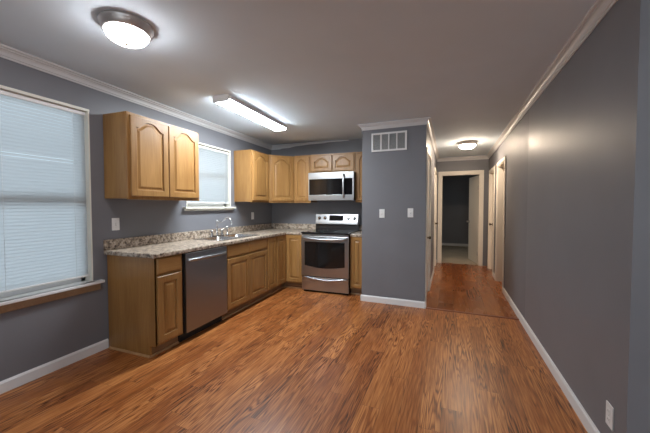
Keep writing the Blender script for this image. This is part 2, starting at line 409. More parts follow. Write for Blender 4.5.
# ------------------------------------------------------------------ doors and casings (hall axes)
CW, CT = 0.057, 0.016
def casing_x(name, x, s, o):
    """casing round an opening in a wall running along y; s = +1 if the hall lies at larger x"""
    a, b, _, t = o; bm = NB(); x0, x1 = sorted((x, x + s * CT))
    for y0, y1 in ((a - CW, a), (b, b + CW)):
        add_box(bm, x0, x1, y0, y1, 0, t, bev=0.003)
    add_box(bm, x0, x1, a - CW, b + CW, t, t + CW, bev=0.003)
    struct(name, bm, M_door, hall=True)
def jamb_x(name, x0, x1, o):
    a, b, _, t = o; bm = NB()
    add_box(bm, x0, x1, a - 0.001, a + 0.018, 0, t); add_box(bm, x0, x1, b - 0.018, b + 0.001, 0, t); add_box(bm, x0, x1, a, b, t - 0.018, t + 0.001)
    struct(name, bm, M_door, hall=True)
def knob_bm(p, d, r=0.027):
    """door knob at p pointing along unit vector d"""
    bm = NB(); M = Matrix.Translation(p) @ Vector((0, 0, 1)).rotation_difference(Vector(d)).to_matrix().to_4x4()
    add_lathe(bm, [(0.032, 0), (0.032, 0.006), (0.012, 0.010), (0.011, 0.028), (r * 0.85, 0.036), (r, 0.048), (r * 0.8, 0.060), (0.004, 0.064)], 24, M)
    return bm
def hinge_bm(p):
    bm = NB(); add_box(bm, p[0] - 0.016, p[0] + 0.016, p[1] - 0.004, p[1] + 0.004, p[2] - 0.045, p[2] + 0.045, bev=0.001)
    add_lathe(bm, [(0.006, -0.048), (0.006, 0.048)], 10, Matrix.Translation((p[0] + 0.018, p[1], p[2]))); return bm
def door_slab(name, bmh, parts):
    o = struct(name, bmh, M_door, hall=True)
    for nm, b, m in parts:
        link(nm, b, m, o)
    return o
# closet pair and next door in the hall's cabinet-side wall
casing_x('trim_9', XC1, 1, L1); jamb_x('trim_10', XC1 - 0.11, XC1, L1)
mid = (L1[0] + L1[1]) / 2
for i, (a, b) in enumerate(((L1[0] + 0.02, mid - 0.002), (mid + 0.002, L1[1] - 0.02))):
    bm = bx(XC1 - 0.045, XC1 - 0.010, a, b, 0.012, 2.008)
    door_slab('door_%d' % (i + 1), bm, [('door_knob', knob_bm((XC1 - 0.010, mid - 0.13, 0.885), (1, 0, 0), 0.022), M_brass)] if i == 0 else [])
casing_x('trim_11', XC1, 1, L2); jamb_x('trim_12', XC1 - 0.11, XC1, L2)
bm = bx(XC1 - 0.05, XC1 - 0.014, L2[0] + 0.02, L2[1] - 0.02, 0.012, 2.008)
door_slab('door_3', bm, [('door_knob', knob_bm((XC1 - 0.014, L2[1] - 0.09, 0.95), (1, 0, 0)), M_brass)])
# right-hand side openings
casing_x('trim_13', XR, -1, R2); jamb_x('trim_14', XR - 0.001, XR + 0.141, R2)
casing_x('trim_15', XR, -1, R1); jamb_x('trim_16', XR - 0.001, XR + 0.141, R1)
bm = bx(XR + 0.142, XR + 0.142 + 0.70, R2[1] - 0.055, R2[1] - 0.020, 0.012, 2.008)
door_slab('door_4', bm, [('door_hinge', hinge_bm((XR + 0.120, R2[1] - 0.022, 1.80)), M_brass), ('door_hinge', hinge_bm((XR + 0.120, R2[1] - 0.022, 0.25)), M_brass),
                         ('door_knob', knob_bm((XR + 0.78, R2[1] - 0.055, 0.95), (0, -1, 0)), M_brass)])
bm = bx(XR + 0.050, XR + 0.086, R1[0] + 0.02, R1[1] - 0.02, 0.012, 2.008)
door_slab('door_5', bm, [('door_knob', knob_bm((XR + 0.050, R1[1] - 0.09, 0.95), (-1, 0, 0)), M_brass)])
# end doorway
a, b, _, t = E1; bm = NB()
for x0, x1 in ((a - 0.072, a), (b, b + 0.072)): add_box(bm, x0, x1, YE - CT, YE, 0, t, bev=0.003)
add_box(bm, a - 0.072, b + 0.072, YE - CT, YE, t, t + 0.072, bev=0.003)
struct('trim_17', bm, M_door, hall=True)
bm = NB(); add_box(bm, a - 0.001, a + 0.018, YE, YE + 0.111, 0, t); add_box(bm, b - 0.018, b + 0.001, YE, YE + 0.111, 0, t); add_box(bm, a, b, YE, YE + 0.111, t - 0.018, t + 0.001)
struct('trim_18', bm, M_door, hall=True)
# open bedroom door, hinged on the far side of its jamb
bm = bx(-0.755, 0, 0, 0.035, 0.014, 2.030)
o = link('door_6', bm, M_door); o['kind'] = 'structure'
hx, hy = hp(b - 0.020, YE + 0.112)
o.location = (hx, hy, 0); o.rotation_euler = (0, 0, -DL - math.radians(78))
link('door_knob', knob_bm((-0.69, 0.0, 0.95), (0, -1, 0)), M_nickel, o)
link('door_knob', knob_bm((-0.69, 0.035, 0.95), (0, 1, 0)), M_nickel, o)
for z in (0.25, 1.75): link('door_hinge', hinge_bm((-0.02, -0.004, z)), M_nickel, o)

# ------------------------------------------------------------------ windows
def window(n, W, zm, apron, horn):
    y0, y1, z0, z1 = W
    fr = NB(); xo, xi = XL - 0.145, XL - 0.085
    for a, b in ((y0, y0 + 0.045), (y1 - 0.045, y1)): add_box(fr, xo, xi, a, b, z0, z1)
    add_box(fr, xo, xi, y0, y1, z0, z0 + 0.05); add_box(fr, xo, xi, y0, y1, z1 - 0.045, z1)
    root = struct('window_%d' % n, fr, M_vinyl)
    rl = NB(); add_box(rl, XL - 0.12, XL - 0.08, y0 + 0.045, y1 - 0.045, zm - 0.03, zm + 0.03, bev=0.003)
    struct('meeting_rail', rl, M_vinyl, root)
    struct('window_pane', bx(XL - 0.118, XL - 0.114, y0 + 0.04, y1 - 0.04, z0 + 0.045, z1 - 0.04), M_pane, root)
    # painted reveal and the thin flat trim round it
    tr = NB()
    for a, b in ((y0, y0 + 0.013), (y1 - 0.013, y1)): add_box(tr, XL - 0.084, XL + 0.006, a, b, z0, z1, bev=0.002)
    add_box(tr, XL - 0.084, XL + 0.010, y0, y1, z1 - 0.018, z1 + 0.004, bev=0.002)
    struct('window_frame', tr, M_sill, root)
    st = NB()
    add_box(st, XL - 0.084, XL + 0.050, y0 - horn * 0.0, y1 + horn * 0.0, z0 - 0.012, z0 + 0.006, bev=0.002)
    add_box(st, XL + 0.002, XL + 0.055, y0 - horn, y1 + horn, z0 - 0.020, z0 + 0.006, bev=0.006, seg=3)
    struct('window_stool', st, M_sill if not apron else M_trim, root)
    ap = NB(); add_box(ap, XL + 0.001, XL + 0.016, y0 - horn + 0.015, y1 + horn - 0.015, z0 - (0.082 if apron else 0.044), z0 - 0.0203, bev=0.003)
    struct('window_apron', ap, M_apron if apron else M_sill, root)
    return root
window(1, W1, 1.37, True, 0.07)
window(2, W2, 1.74, False, 0.062)
def sash_frame(n, axis, c0, c1, W, hall):
    a, b, z0, z1 = W; fr = NB()
    def B(u0, u1, w0, w1):
        add_box(fr, u0, u1, c0, c1, w0, w1) if axis == 'y' else add_box(fr, c0, c1, u0, u1, w0, w1)
    for u in (a, (a + b) / 2 - 0.025, b - 0.05): B(u, u + 0.05, z0, z1)
    B(a, b, z0, z0 + 0.05); B(a, b, z1 - 0.05, z1)
    o = struct('window_%d' % n, fr, M_vinyl, hall=hall); m = (c0 + c1) / 2
    q = bx(a + 0.03, b - 0.03, m - 0.002, m + 0.002, z0 + 0.03, z1 - 0.03) if axis == 'y' else bx(m - 0.002, m + 0.002, a + 0.03, b - 0.03, z0 + 0.03, z1 - 0.03)
    struct('window_pane', q, M_pane, o)
sash_frame(3, 'y', -3.07, -3.01, W3, False)  # made-up window, never seen, framing the rear fill lamp
sash_frame(4, 'x', -1.78, -1.72, W4, True)  # made-up window in front of the bedroom fill lamp
def blind(label, W, zbot, odd=None, cords=()):
    y0, y1, z0, z1 = W; y0 += 0.015; y1 -= 0.015; zt = z1 - 0.022
    root = thing('window_blind', label, 'blind', (XL - 0.035, (y0 + y1) / 2, zbot)); hw = (y1 - y0) / 2; h = zt - zbot
    link('head_rail', bx(-0.016, 0.016, -hw, hw, h - 0.030, h, bev=0.003), M_plate, root)
    bm = NB(); pitch = 0.0255; n = int((h - 0.050) / pitch)
    for i in range(n + 1):
        z = h - 0.036 - i * pitch; ang = math.radians(66)
        if odd and abs(z + zbot - odd) < pitch / 2: ang = math.radians(54)
        prof = []
        for k in range(5):
            t = (k / 4 - 0.5) * 0.0302; c = 0.0026 * (1 - (2 * k / 4 - 1) ** 2)
            prof.append((t * math.cos(ang) + c * math.sin(ang), t * -math.sin(ang) + c * math.cos(ang)))
        A = [bm.verts.new((p[0], -hw + 0.004, z + p[1])) for p in prof]; B = [bm.verts.new((p[0], hw - 0.004, z + p[1])) for p in prof]
        for k in range(4):
            f = bm.faces.new((A[k], A[k + 1], B[k + 1], B[k])); f.smooth = True
    link('slats', bm, M_blind, root)
    link('bottom_rail', bx(-0.014, 0.014, -hw, hw, -0.014, 0.004, bev=0.003), M_plate, root)
    for c in cords:
        bm = NB(); add_tube(bm, [(0.0155, c - (y0 + y1) / 2, 0.0), (0.0155, c - (y0 + y1) / 2, h - 0.02)], 0.0012, 6)
        link('ladder_cord', bm, M_plate, root)
    return root
blind('tall white horizontal slat blind covering the big window with the brown apron', W1, 0.712, 1.69, (0.78, 1.225, 1.68))
blind('smaller white horizontal slat blind in the window above the sink', W2, 1.375, None, (3.0, 3.62))

# ------------------------------------------------------------------ cabinet doors and cabinets
def door_loops(w_, h_, stile, arch, top=0.031):
    """outline of the panel opening (x, z), arch = rise of the cathedral top"""
    x0, x1, z0 = stile, w_ - stile, stile
    zs = h_ - (top if arch else stile) - arch
    inner = [(x0, z0), (x1, z0), (x1, zs)]; outer = [(0, 0), (w_, 0), (w_, h_)]
    if arch > 0:
        n = 22
        for i in range(1, n):
            t = i / n; x = x1 + (x0 - x1) * t
            u = abs(2 * t - 1)                              # 1 at the shoulders, 0 at the crown
            k = 0.0 if u > 0.90 else 0.5 + 0.5 * math.cos(PI * (u / 0.90) ** 1.5)
            inner.append((x, zs + arch * k)); outer.append((w_ - w_ * t, h_))
    inner.append((x0, zs)); outer.append((0, h_))
    return outer, inner
def inset(poly, d):
    n = len(poly); out = []
    for i in range(n):
        p0, p1, p2 = Vector(poly[i - 1]), Vector(poly[i]), Vector(poly[(i + 1) % n])
        a = (p1 - p0).normalized(); b = (p2 - p1).normalized()
        na, nb = Vector((-a.y, a.x)), Vector((-b.y, b.x)); s = na + nb
        out.append(tuple(p1 + s * (d / max(0.35, s.dot(na)))))
    return out
def cab_door(parent, x, z, w_, h_, arch=0.0, stile=0.055, y=0.0, rot=0.0, loc=None, name='door'):
    """framed raised-panel door; front face towards local -y; T = thickness"""
    T = 0.019
    outer, inner = door_loops(w_, h_, stile, arch)
    P = lambda pts, d: [(p[0], -d, p[1]) for p in pts]
    bm = NB()
    add_loops(bm, [P(outer, 0.0), P(outer, T - 0.005), P(inset(outer, 0.003), T - 0.001), P(inset(outer, 0.006), T), P(inner, T), P(inset(inner, 0.003), T - 0.003), P(inset(inner, 0.004), T - 0.0115), P(inset(inner, 0.005), 0.0)], False, False)
    o = link(name, bm, M_oak, parent, loc or (x, y, z), rot)
    i0 = inset(inner, 0.005)
    bm = NB()
    add_loops(bm, [P(i0, 0.003), P(i0, T - 0.0115), P(inset(i0, 0.011), T - 0.0115), P(inset(i0, 0.030), T - 0.002), P(inset(i0, 0.031), T - 0.0015)], True, True)
    link('door_panel', bm, M_oak, o)
    return o
def drawer_front(parent, x, z, w_, h_, name='drawer', y=0.0):
    T = 0.019
    o = [(0, 0), (w_, 0), (w_, h_), (0, h_)]
    P = lambda pts, d: [(p[0], -d, p[1]) for p in pts]
    bm = NB(); add_loops(bm, [P(o, 0), P(o, T - 0.009), P(inset(o, 0.004), T - 0.005), P(inset(o, 0.010), T)], True, True)
    return link(name, bm, M_oakh, parent, (x, y, z))
def box_open(x0, x1, y0, y1, z0, z1, t=0.016):
    bm = NB(); add_box(bm, x0, x0 + t, y0, y1, z0, z1); add_box(bm, x1 - t, x1, y0, y1, z0, z1)
    add_box(bm, x0 + t, x1 - t, y0, y1, z0, z0 + t); add_box(bm, x0 + t, x1 - t, y1 - t, y1, z0 + t, z1); return bm
def base_cabinet(label, loc, rot, wd, depth=0.585, end_panel=False, toe=True, open_top=False):
    t = thing('base_cabinet', label, 'cabinet', loc, rot, None)
    if end_panel:
        bm = NB(); add_prism(bm, [(0, 0.10), (0, 0.876), (depth, 0.876), (depth, 0), (0.065, 0), (0.065, 0.10)], 'x', 0, 0.016)
        link('end_panel', bm, M_oak_shaded, t)
        link('body', bx(0.016, wd, 0.019, depth, 0.10, 0.874), M_oak_shaded, t)
    else:
        link('body', box_open(0, wd, 0.019, depth, 0.10, 0.874) if open_top else bx(0, wd, 0.019, depth, 0.10, 0.874), M_oak_shaded, t)
    link('face_frame', bx(0 if not end_panel else 0.001, wd, 0, 0.0185, 0.10, 0.876, bev=0.001), M_oak, t)
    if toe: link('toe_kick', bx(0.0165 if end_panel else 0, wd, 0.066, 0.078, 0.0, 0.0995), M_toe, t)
    return t
def shoe_bm(pts):
    bm = NB(); prof = [(0, 0.016), (0.005, 0.0155), (0.010, 0.012), (0.0135, 0.007), (0.014, 0), (0, 0)]
    offs = [offset_path(pts, o) for o, z in prof]
    loops = [[(offs[k][j].x, offs[k][j].y, prof[k][1]) for k in range(len(prof))] for j in range(len(pts))]
    add_loops(bm, loops, True, True); return bm
RL = PI / 2          # left run faces +x: local x runs along +y
Y0 = 1.9126
c = base_cabinet('single narrow base cabinet with drawer and exposed side at the counter end', (XB, Y0, 0), RL, 0.302, end_panel=True)
drawer_front(c, 0.019, 0.728, 0.262, 0.140); cab_door(c, 0.019, 0.122, 0.262, 0.585)
link('shoe_moulding', shoe_bm([(0.0, 0.575), (0.0, 0.0655), (0.302, 0.0655)]), M_shoe, c)
c = base_cabinet('wide two door base cabinet under the sink beside the dishwasher', (XB, 2.846, 0), RL, 0.913, open_top=True)
drawer_front(c, 0.015, 0.728, 0.438, 0.140); drawer_front(c, 0.460, 0.728, 0.438, 0.140)
cab_door(c, 0.015, 0.122, 0.438, 0.585); cab_door(c, 0.460, 0.122, 0.438, 0.585)
link('shoe_moulding', shoe_bm([(0.0, 0.0655), (0.913, 0.0655)]), M_shoe, c)
c = base_cabinet('narrow full height single door base cabinet between sink unit and corner', (XB, 3.760, 0), RL, 0.252)
cab_door(c, 0.010, 0.122, 0.232, 0.746, stile=0.05)
link('shoe_moulding', shoe_bm([(0.0, 0.0655), (0.252, 0.0655)]), M_shoe, c)
# corner unit with two doors meeting at the inside corner
YB = YK - 0.605      # face of the back run
c = thing('base_cabinet', 'corner base cabinet with two doors meeting in an inside corner', 'cabinet', (XB, YB, 0))
XRG = -1.956
bm = NB()
add_prism(bm, [(-0.58, -0.312), (-0.019, -0.312), (-0.019, 0.019), (XRG - XB, 0.019), (XRG - XB, 0.585), (-0.58, 0.585)], 'z', 0.10, 0.874)
link('body', bm, M_oak_shaded, c)
link('face_frame', bx(-0.0185, 0, -0.312, 0.0185, 0.10, 0.876), M_oak, c)
link('face_frame', bx(0.0, XRG - XB, 0, 0.0185, 0.10, 0.876), M_oak, c)
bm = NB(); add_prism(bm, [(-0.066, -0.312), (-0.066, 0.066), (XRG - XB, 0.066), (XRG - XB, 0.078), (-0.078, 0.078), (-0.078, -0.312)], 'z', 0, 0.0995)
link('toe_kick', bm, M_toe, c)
link('shoe_moulding', shoe_bm([(-0.0655, -0.312), (-0.0655, 0.0655), (XRG - XB, 0.0655)]), M_shoe, c)
cab_door(c, 0, 0, 0.268, 0.746, stile=0.055, loc=(0.0, -0.292, 0.122), rot=RL)
cab_door(c, 0.022, 0.122, 0.282, 0.746, stile=0.055)
XRE = XRG + 0.762
c = base_cabinet('narrow single door base cabinet squeezed between range and grey wall', (XRE + 0.002, YB, 0), 0, 0.208)
cab_door(c, 0.012, 0.122, 0.186, 0.746, stile=0.045)
link('shoe_moulding', shoe_bm([(0.0, 0.0655), (0.208, 0.0655)]), M_shoe, c)

def crown_lip(parent, wd, zt):
    link('top_lip', bx(-0.002, wd + 0.002, -0.004, 0.014, zt - 0.010, zt + 0.004, bev=0.002), M_oak, parent)
ZU0, ZU1 = 1.394, 2.160
def wall_cabinet(label, loc, rot, wd, z0, z1, depth=0.300):
    t = thing('wall_cabinet', label, 'cabinet', (loc[0], loc[1], z0), rot); h = z1 - z0
    link('body', bx(0, wd, 0.019, depth, 0.0, h), M_oak, t)
    link('face_frame', bx(0, wd, 0, 0.0185, -0.010, h, bev=0.001), M_oak, t)
    return t
c = wall_cabinet('two door arched maple wall cabinet hanging alone between the two windows', (XU, 1.912, 0), RL, 0.860, ZU0, ZU1)
cab_door(c, 0.024, 0.020, 0.402, 0.720, 0.062); cab_door(c, 0.436, 0.020, 0.406, 0.720, 0.062)
c = wall_cabinet('single door arched wall cabinet beside the sink window', (XU, 3.815, 0), RL, 0.503, ZU0, ZU1)
cab_door(c, 0.030, 0.020, 0.450, 0.720, 0.062)
# diagonal corner unit
YU = YK - 0.305
c = thing('wall_cabinet', 'diagonal corner wall cabinet with one arched door', 'cabinet', (XL, YK, ZU0))
bm = NB(); h = ZU1 - ZU0 + 0.004
add_prism(bm, [(0.004, -0.004), (0.004, -0.609), (0.303, -0.609), (0.609, -0.303), (0.609, -0.004)], 'z', 0, h)
link('body', bm, M_oak, c)
dl_ = math.hypot(0.304, 0.304)
q = bx(0.004, dl_, -0.001, 0.012, -0.010, h, bev=0.001)
ff = link('face_frame', q, M_oak, c, (0.303 + 0.0005, -0.6095, 0), PI / 4)
cab_door(c, 0, 0, 0.392, 0.720, 0.066, loc=(0.303 + 0.022 + 0.001, -0.609 + 0.022 - 0.001, 0.020), rot=PI / 4)
c = wall_cabinet('narrow arched wall cabinet between the diagonal corner and microwave', (XL + 0.612, YU, 0), 0, XRG - XL - 0.614, ZU0, ZU1 + 0.012)
cab_door(c, 0.020, 0.020, XRG - XL - 0.650, 0.730, 0.048, stile=0.05)
c = wall_cabinet('short two door wall cabinet above the microwave', (XRG, YU, 0), 0, 0.760, 1.868, ZU1 + 0.014)
cab_door(c, 0.020, 0.020, 0.355, 0.262, 0.058, stile=0.048); cab_door(c, 0.385, 0.020, 0.355, 0.262, 0.058, stile=0.048)
c = wall_cabinet('narrow arched wall cabinet between microwave and grey wall', (XRE + 0.002, YU, 0), 0, 0.222, ZU0, ZU1 + 0.014)
cab_door(c, 0.016, 0.020, 0.190, 0.730, 0.05, stile=0.045)

# ------------------------------------------------------------------ worktops
def add_cells(bm, xs, ys, keep, z0, z1):
    """slab made of the kept cells of a grid, one closed surface"""
    V = {}
    def v(i, j, z):
        k = (i, j, z)
        if k not in V: V[k] = bm.verts.new((xs[i], ys[j], z))
        return V[k]
    nx, ny = len(xs) - 1, len(ys) - 1
    K = lambda i, j: 0 <= i < nx and 0 <= j < ny and keep((xs[i] + xs[i + 1]) / 2, (ys[j] + ys[j + 1]) / 2)
    for i in range(nx):
        for j in range(ny):
            if not K(i, j): continue
            bm.faces.new((v(i, j, z1), v(i + 1, j, z1), v(i + 1, j + 1, z1), v(i, j + 1, z1)))
            bm.faces.new((v(i, j, z0), v(i, j + 1, z0), v(i + 1, j + 1, z0), v(i + 1, j, z0)))
            for (a, b, p, q) in ((i - 1, j, (i, j), (i, j + 1)), (i + 1, j, (i + 1, j + 1), (i + 1, j)), (i, j - 1, (i + 1, j), (i, j)), (i, j + 1, (i, j + 1), (i + 1, j + 1))):
                if not K(a, b): bm.faces.new((v(*p, z0), v(*q, z0), v(*q, z1), v(*p, z1)))
ZC0, ZC1 = 0.8765, 0.9145
SX0, SX1, SY0, SY1 = -2.800, -2.345, 2.905, 3.695       # sink cut-out (outer rim)
CTX, CTY = XB + 0.028, YB - 0.028
ct = thing('countertop', 'long brown speckled L shaped worktop running from cabinet end to range', 'countertop', (0, 0, 0))
bm = NB()
def keep(x, y):
    if SX0 + 0.02 < x < SX1 - 0.02 and SY0 + 0.02 < y < SY1 - 0.02: return False
    return x < CTX or y > CTY
add_cells(bm, [XL + 0.0015, SX0 + 0.02, SX1 - 0.02, CTX, XRG - 0.001], [Y0 - 0.022, SY0 + 0.02, SY1 - 0.02, CTY, YK - 0.0015], keep, ZC0, ZC1)
link('worktop', bm, M_gran, ct, bevel=0.007)
bm = NB(); add_cells(bm, [XL + 0.0015, XL + 0.021, XRG - 0.001], [Y0 - 0.022, YK - 0.021, YK - 0.0015], lambda x, y: x < XL + 0.02 or y > YK - 0.02, ZC1 + 0.0003, 1.012)
link('backsplash', bm, M_gran, ct, bevel=0.004)
ct2 = thing('countertop', 'short piece of brown speckled worktop between range and grey wall', 'countertop', (0, 0, 0))
link('worktop', bx(XRE + 0.001, XRE + 0.212, CTY, YK - 0.0015, ZC0, ZC1), M_gran, ct2, bevel=0.007)
link('backsplash', bx(XRE + 0.001, XRE + 0.212, YK - 0.021, YK - 0.0015, ZC1 + 0.0003, 1.012), M_gran, ct2, bevel=0.004)

# ------------------------------------------------------------------ sink, faucet, sprayer
sk = thing('kitchen_sink', 'double bowl stainless sink set into the speckled worktop', 'sink', (0, 0, ZC1))
bm = NB()
ym = (SY0 + SY1) / 2
bowls = [(SX0 + 0.075, SX1 - 0.03, SY0 + 0.03, ym - 0.02), (SX0 + 0.075, SX1 - 0.03, ym + 0.02, SY1 - 0.03)]
xs = sorted({SX0, SX1, bowls[0][0], bowls[0][1]}); ys = sorted({SY0, SY1, bowls[0][2], bowls[0][3], bowls[1][2], bowls[1][3]})
def keep(x, y): return not any(b[0] < x < b[1] and b[2] < y < b[3] for b in bowls)
add_cells(bm, xs, ys, keep, 0.0004, 0.007)
link('rim', bm, M_sink, sk, bevel=0.003)
def rrect(x0, x1, y0, y1, r, z, n=5):
    out = []
    for cx, cy, a0 in ((x1 - r, y1 - r, 0), (x0 + r, y1 - r, 90), (x0 + r, y0 + r, 180), (x1 - r, y0 + r, 270)):
        for k in range(n + 1):
            a = math.radians(a0 + 90 * k / n); out.append((cx + r * math.cos(a), cy + r * math.sin(a), z))
    return out
for b in bowls:
    bm = NB(); e = 0.001
    add_loops(bm, [rrect(b[0] - 0.004, b[1] + 0.004, b[2] - 0.004, b[3] + 0.004, 0.02, 0.0075), rrect(b[0] + e, b[1] - e, b[2] + e, b[3] - e, 0.03, 0.004), rrect(b[0] + 0.01, b[1] - 0.01, b[2] + 0.01, b[3] - 0.01, 0.05, -0.13),
                   rrect(b[0] + 0.035, b[1] - 0.035, b[2] + 0.035, b[3] - 0.035, 0.05, -0.165)], False, True, True)
    bo = link('bowl', bm, M_sink, sk)
    bm = NB(); add_lathe(bm, [(0.042, 0), (0.042, 0.004), (0.03, 0.003), (0.028, 0.001)], 24, Matrix.Translation(((b[0] + b[1]) / 2, (b[2] + b[3]) / 2, -0.1648)))
    link('drain', bm, M_chrome, bo)
FX, FY, FZ = SX0 + 0.035, ym + 0.0, ZC1 + 0.0072
f = thing('faucet', 'chrome swan neck faucet with two lever handles behind the sink', 'faucet', (FX, FY, FZ))
link('base', bx(-0.022, 0.022, -0.125, 0.125, 0.0, 0.014, bev=0.006, seg=3), M_chrome, f)
bm = NB(); add_lathe(bm, [(0.017, 0.0142), (0.017, 0.03), (0.011, 0.036), (0.011, 0.200), (0.014, 0.203), (0.014, 0.212), (0.003, 0.220)], 20)
link('post', bm, M_chrome, f)
ctrl = [(x, z * 1.24) for x, z in [(0.008, 0.158), (0.035, 0.156), (0.06, 0.152), (0.085, 0.160), (0.11, 0.180), (0.14, 0.198), (0.17, 0.203), (0.195, 0.195), (0.213, 0.175), (0.220, 0.150), (0.221, 0.128)]]
bm = NB(); add_tube(bm, [(x, 0.02 * x / 0.22, z) for x, z in ctrl], [0.0085] * 9 + [0.0095, 0.0095], 12)
link('spout', bm, M_chrome, f, smooth=False)
for s in (-1, 1):
    bm = NB(); add_lathe(bm, [(0.020, 0.0142), (0.020, 0.02), (0.013, 0.034), (0.011, 0.062), (0.016, 0.070), (0.016, 0.080), (0.006, 0.088)], 20, Matrix.Translation((0, s * 0.10, 0)))
    hn = link('handle', bm, M_chrome, f)
    bm = NB(); add_tube(bm, [(0, s * 0.10, 0.078), (0.01, s * 0.125, 0.083), (0.02, s * 0.158, 0.090)], [0.006, 0.0055, 0.0075], 10)
    link('lever', bm, M_chrome, hn)
sp = thing('sink_sprayer', 'short chrome side sprayer standing next to the faucet handles', 'sprayer', (FX, FY + 0.21, FZ))
bm = NB(); add_lathe(bm, [(0.022, 0), (0.022, 0.006), (0.015, 0.018), (0.014, 0.03)], 20); link('holder', bm, M_chrome, sp)
bm = NB(); add_lathe(bm, [(0.011, 0.0305), (0.012, 0.06), (0.015, 0.09), (0.016, 0.115), (0.009, 0.124)], 20); link('spray_head', bm, M_chrome, sp)

# ------------------------------------------------------------------ dishwasher
d = thing('dishwasher', 'stainless dishwasher with bar handle under the speckled worktop', 'dishwasher', (XB, 2.2185, 0), RL)
link('body', bx(0.006, 0.620, 0.004, 0.57, 0.10, 0.872), M_dark, d)
link('toe_panel', bx(0.006, 0.620, 0.055, 0.075, 0.0, 0.0995), M_dark, d)
bm = NB(); add_box(bm, 0.014, 0.617, -0.030, 0.0035, 0.100, 0.866, bev=0.004, seg=2)
link('door', bm, M_steeld, d)
n = 14
bm = NB(); add_tube(bm, [(0.040 + 0.552 * i / n, -0.034 - 0.034 * math.sin(PI * i / n) ** 0.55, 0.800) for i in range(n + 1)], 0.013, 12, flat=(0.55, 1.0))
link('handle', bm, M_steel, d)

# ------------------------------------------------------------------ range
r = thing('kitchen_range', 'stainless electric range with black glass cooktop against the back wall', 'range', (XRG + 0.001, YK - 0.665, 0))
RW = 0.759
link('body', bx(0.004, RW - 0.004, 0.02, 0.645, 0.03, 0.904), M_blackp, r)
link('base', bx(0.02, RW - 0.02, 0.03, 0.62, 0.0, 0.0295), M_dark, r)
def bow(x0, x1, z, sag, y0, out, rad, n=18, flat=(1, 1), p=1.0):
    bm = NB(); pts = []
    for i in range(n + 1):
        s = math.sin(PI * i / n)
        pts.append((x0 + (x1 - x0) * i / n, y0 - out * s ** 0.5, z - sag * s ** p))
    add_tube(bm, pts, rad, 12, flat=flat); return bm
bm = NB(); add_box(bm, 0.004, RW - 0.004, -0.012, 0.0195, 0.034, 0.243, bev=0.004, seg=2)
dr = link('storage_drawer', bm, M_steel, r)
link('handle', bow(0.02, RW - 0.02, 0.234, 0.030, -0.014, 0.020, 0.012, flat=(0.7, 1.1), p=1.6), M_steel, dr)
bm = NB(); add_box(bm, 0.002, RW - 0.002, -0.022, 0.0195, 0.256, 0.868, bev=0.005, seg=2)
od = link('oven_door', bm, M_steel, r)
pts = [(0.058, 0.420), (0.058, 0.785), (RW - 0.058, 0.785), (RW - 0.058, 0.420)]
for i in range(1, 12):
    t = i / 12; pts.append((RW - 0.058 + (0.116 - RW) * t, 0.420 - 0.035 * math.sin(PI * t)))
bm = NB(); add_prism(bm, pts, 'y', -0.0245, -0.0215)
link('oven_window', bm, M_screen, od)
link('handle', bow(0.030, RW - 0.030, 0.838, 0.014, -0.024, 0.046, 0.015, flat=(0.8, 1.0)), M_steel, od)
link('vent_strip', bx(0.004, RW - 0.004, -0.010, 0.0195, 0.8685, 0.8985, bev=0.002), M_steel, r)
ck = NB(); add_box(ck, 0.0, RW, -0.028, 0.600, 0.9045, 0.930, bev=0.009, seg=3)
ck = link('cooktop', ck, M_blackg, r)
for cx, cy, rr in ((0.20, 0.14, 0.105), (0.56, 0.14, 0.085), (0.20, 0.41, 0.085), (0.56, 0.41, 0.105)):
    bm = NB(); t = bmesh.new(); add_loops(t, [[(rr_ * math.cos(2 * PI * k / 40), rr_ * math.sin(2 * PI * k / 40), 0) for k in range(40)] for rr_ in (rr, rr - 0.003)])
    merge(bm, t, Matrix.Translation((cx, cy, 0.9303))); link('burner_ring', bm, M_grey, ck)
# backguard: black riser, stainless fascia leaning back, display, four knobs
bm = NB(); add_prism(bm, [(0.575, 0.9305), (0.590, 1.022), (0.655, 1.022), (0.655, 0.9305)], 'x', 0.0, RW)
link('riser', bm, M_blackp, r)
bg_ = NB(); add_prism(bg_, [(0.545, 1.0225), (0.552, 1.060), (0.585, 1.195), (0.600, 1.205), (0.650, 1.205), (0.655, 1.0225)], 'x', 0.004, RW - 0.004)
bg_ = link('backguard', bg_, M_steel, r, bevel=0.006)
def lean(z): return 0.552 + (z - 1.060) * (0.585 - 0.552) / 0.135
dirv = Vector((0, -0.135, 0.033)).normalized()
bm = NB(); add_prism(bm, [(lean(1.082) - 0.001, 1.082), (lean(1.172) - 0.001, 1.172), (lean(1.172) - 0.005, 1.173), (lean(1.082) - 0.005, 1.083)], 'x', 0.255, 0.500)
link('display', bm, M_blackg, bg_)
for kx in (0.075, 0.175, 0.590, 0.690):
    bm = NB(); M = Matrix.Translation((kx, lean(1.125) - 0.001, 1.125)) @ Vector((0, 0, 1)).rotation_difference(dirv).to_matrix().to_4x4()
    add_lathe(bm, [(0.029, 0), (0.029, 0.004), (0.022, 0.006), (0.020, 0.026), (0.015, 0.029)], 24, M)
    kb = link('knob', bm, M_chrome, bg_)
    bm = NB(); t = NB(); add_box(t, -0.003, 0.003, -0.019, 0.019, 0.0292, 0.033); merge(bm, t, M); link('knob_pointer', bm, M_dark, kb)

# ------------------------------------------------------------------ microwave
m = thing('microwave', 'stainless over the range microwave with black door glass', 'microwave', (XRG + 0.001, YK - 0.405, 1.418))
MH = 0.446
link('body', bx(0.003, RW - 0.003, 0.03, 0.400, 0.004, MH), M_blackp, m)
bm = NB()
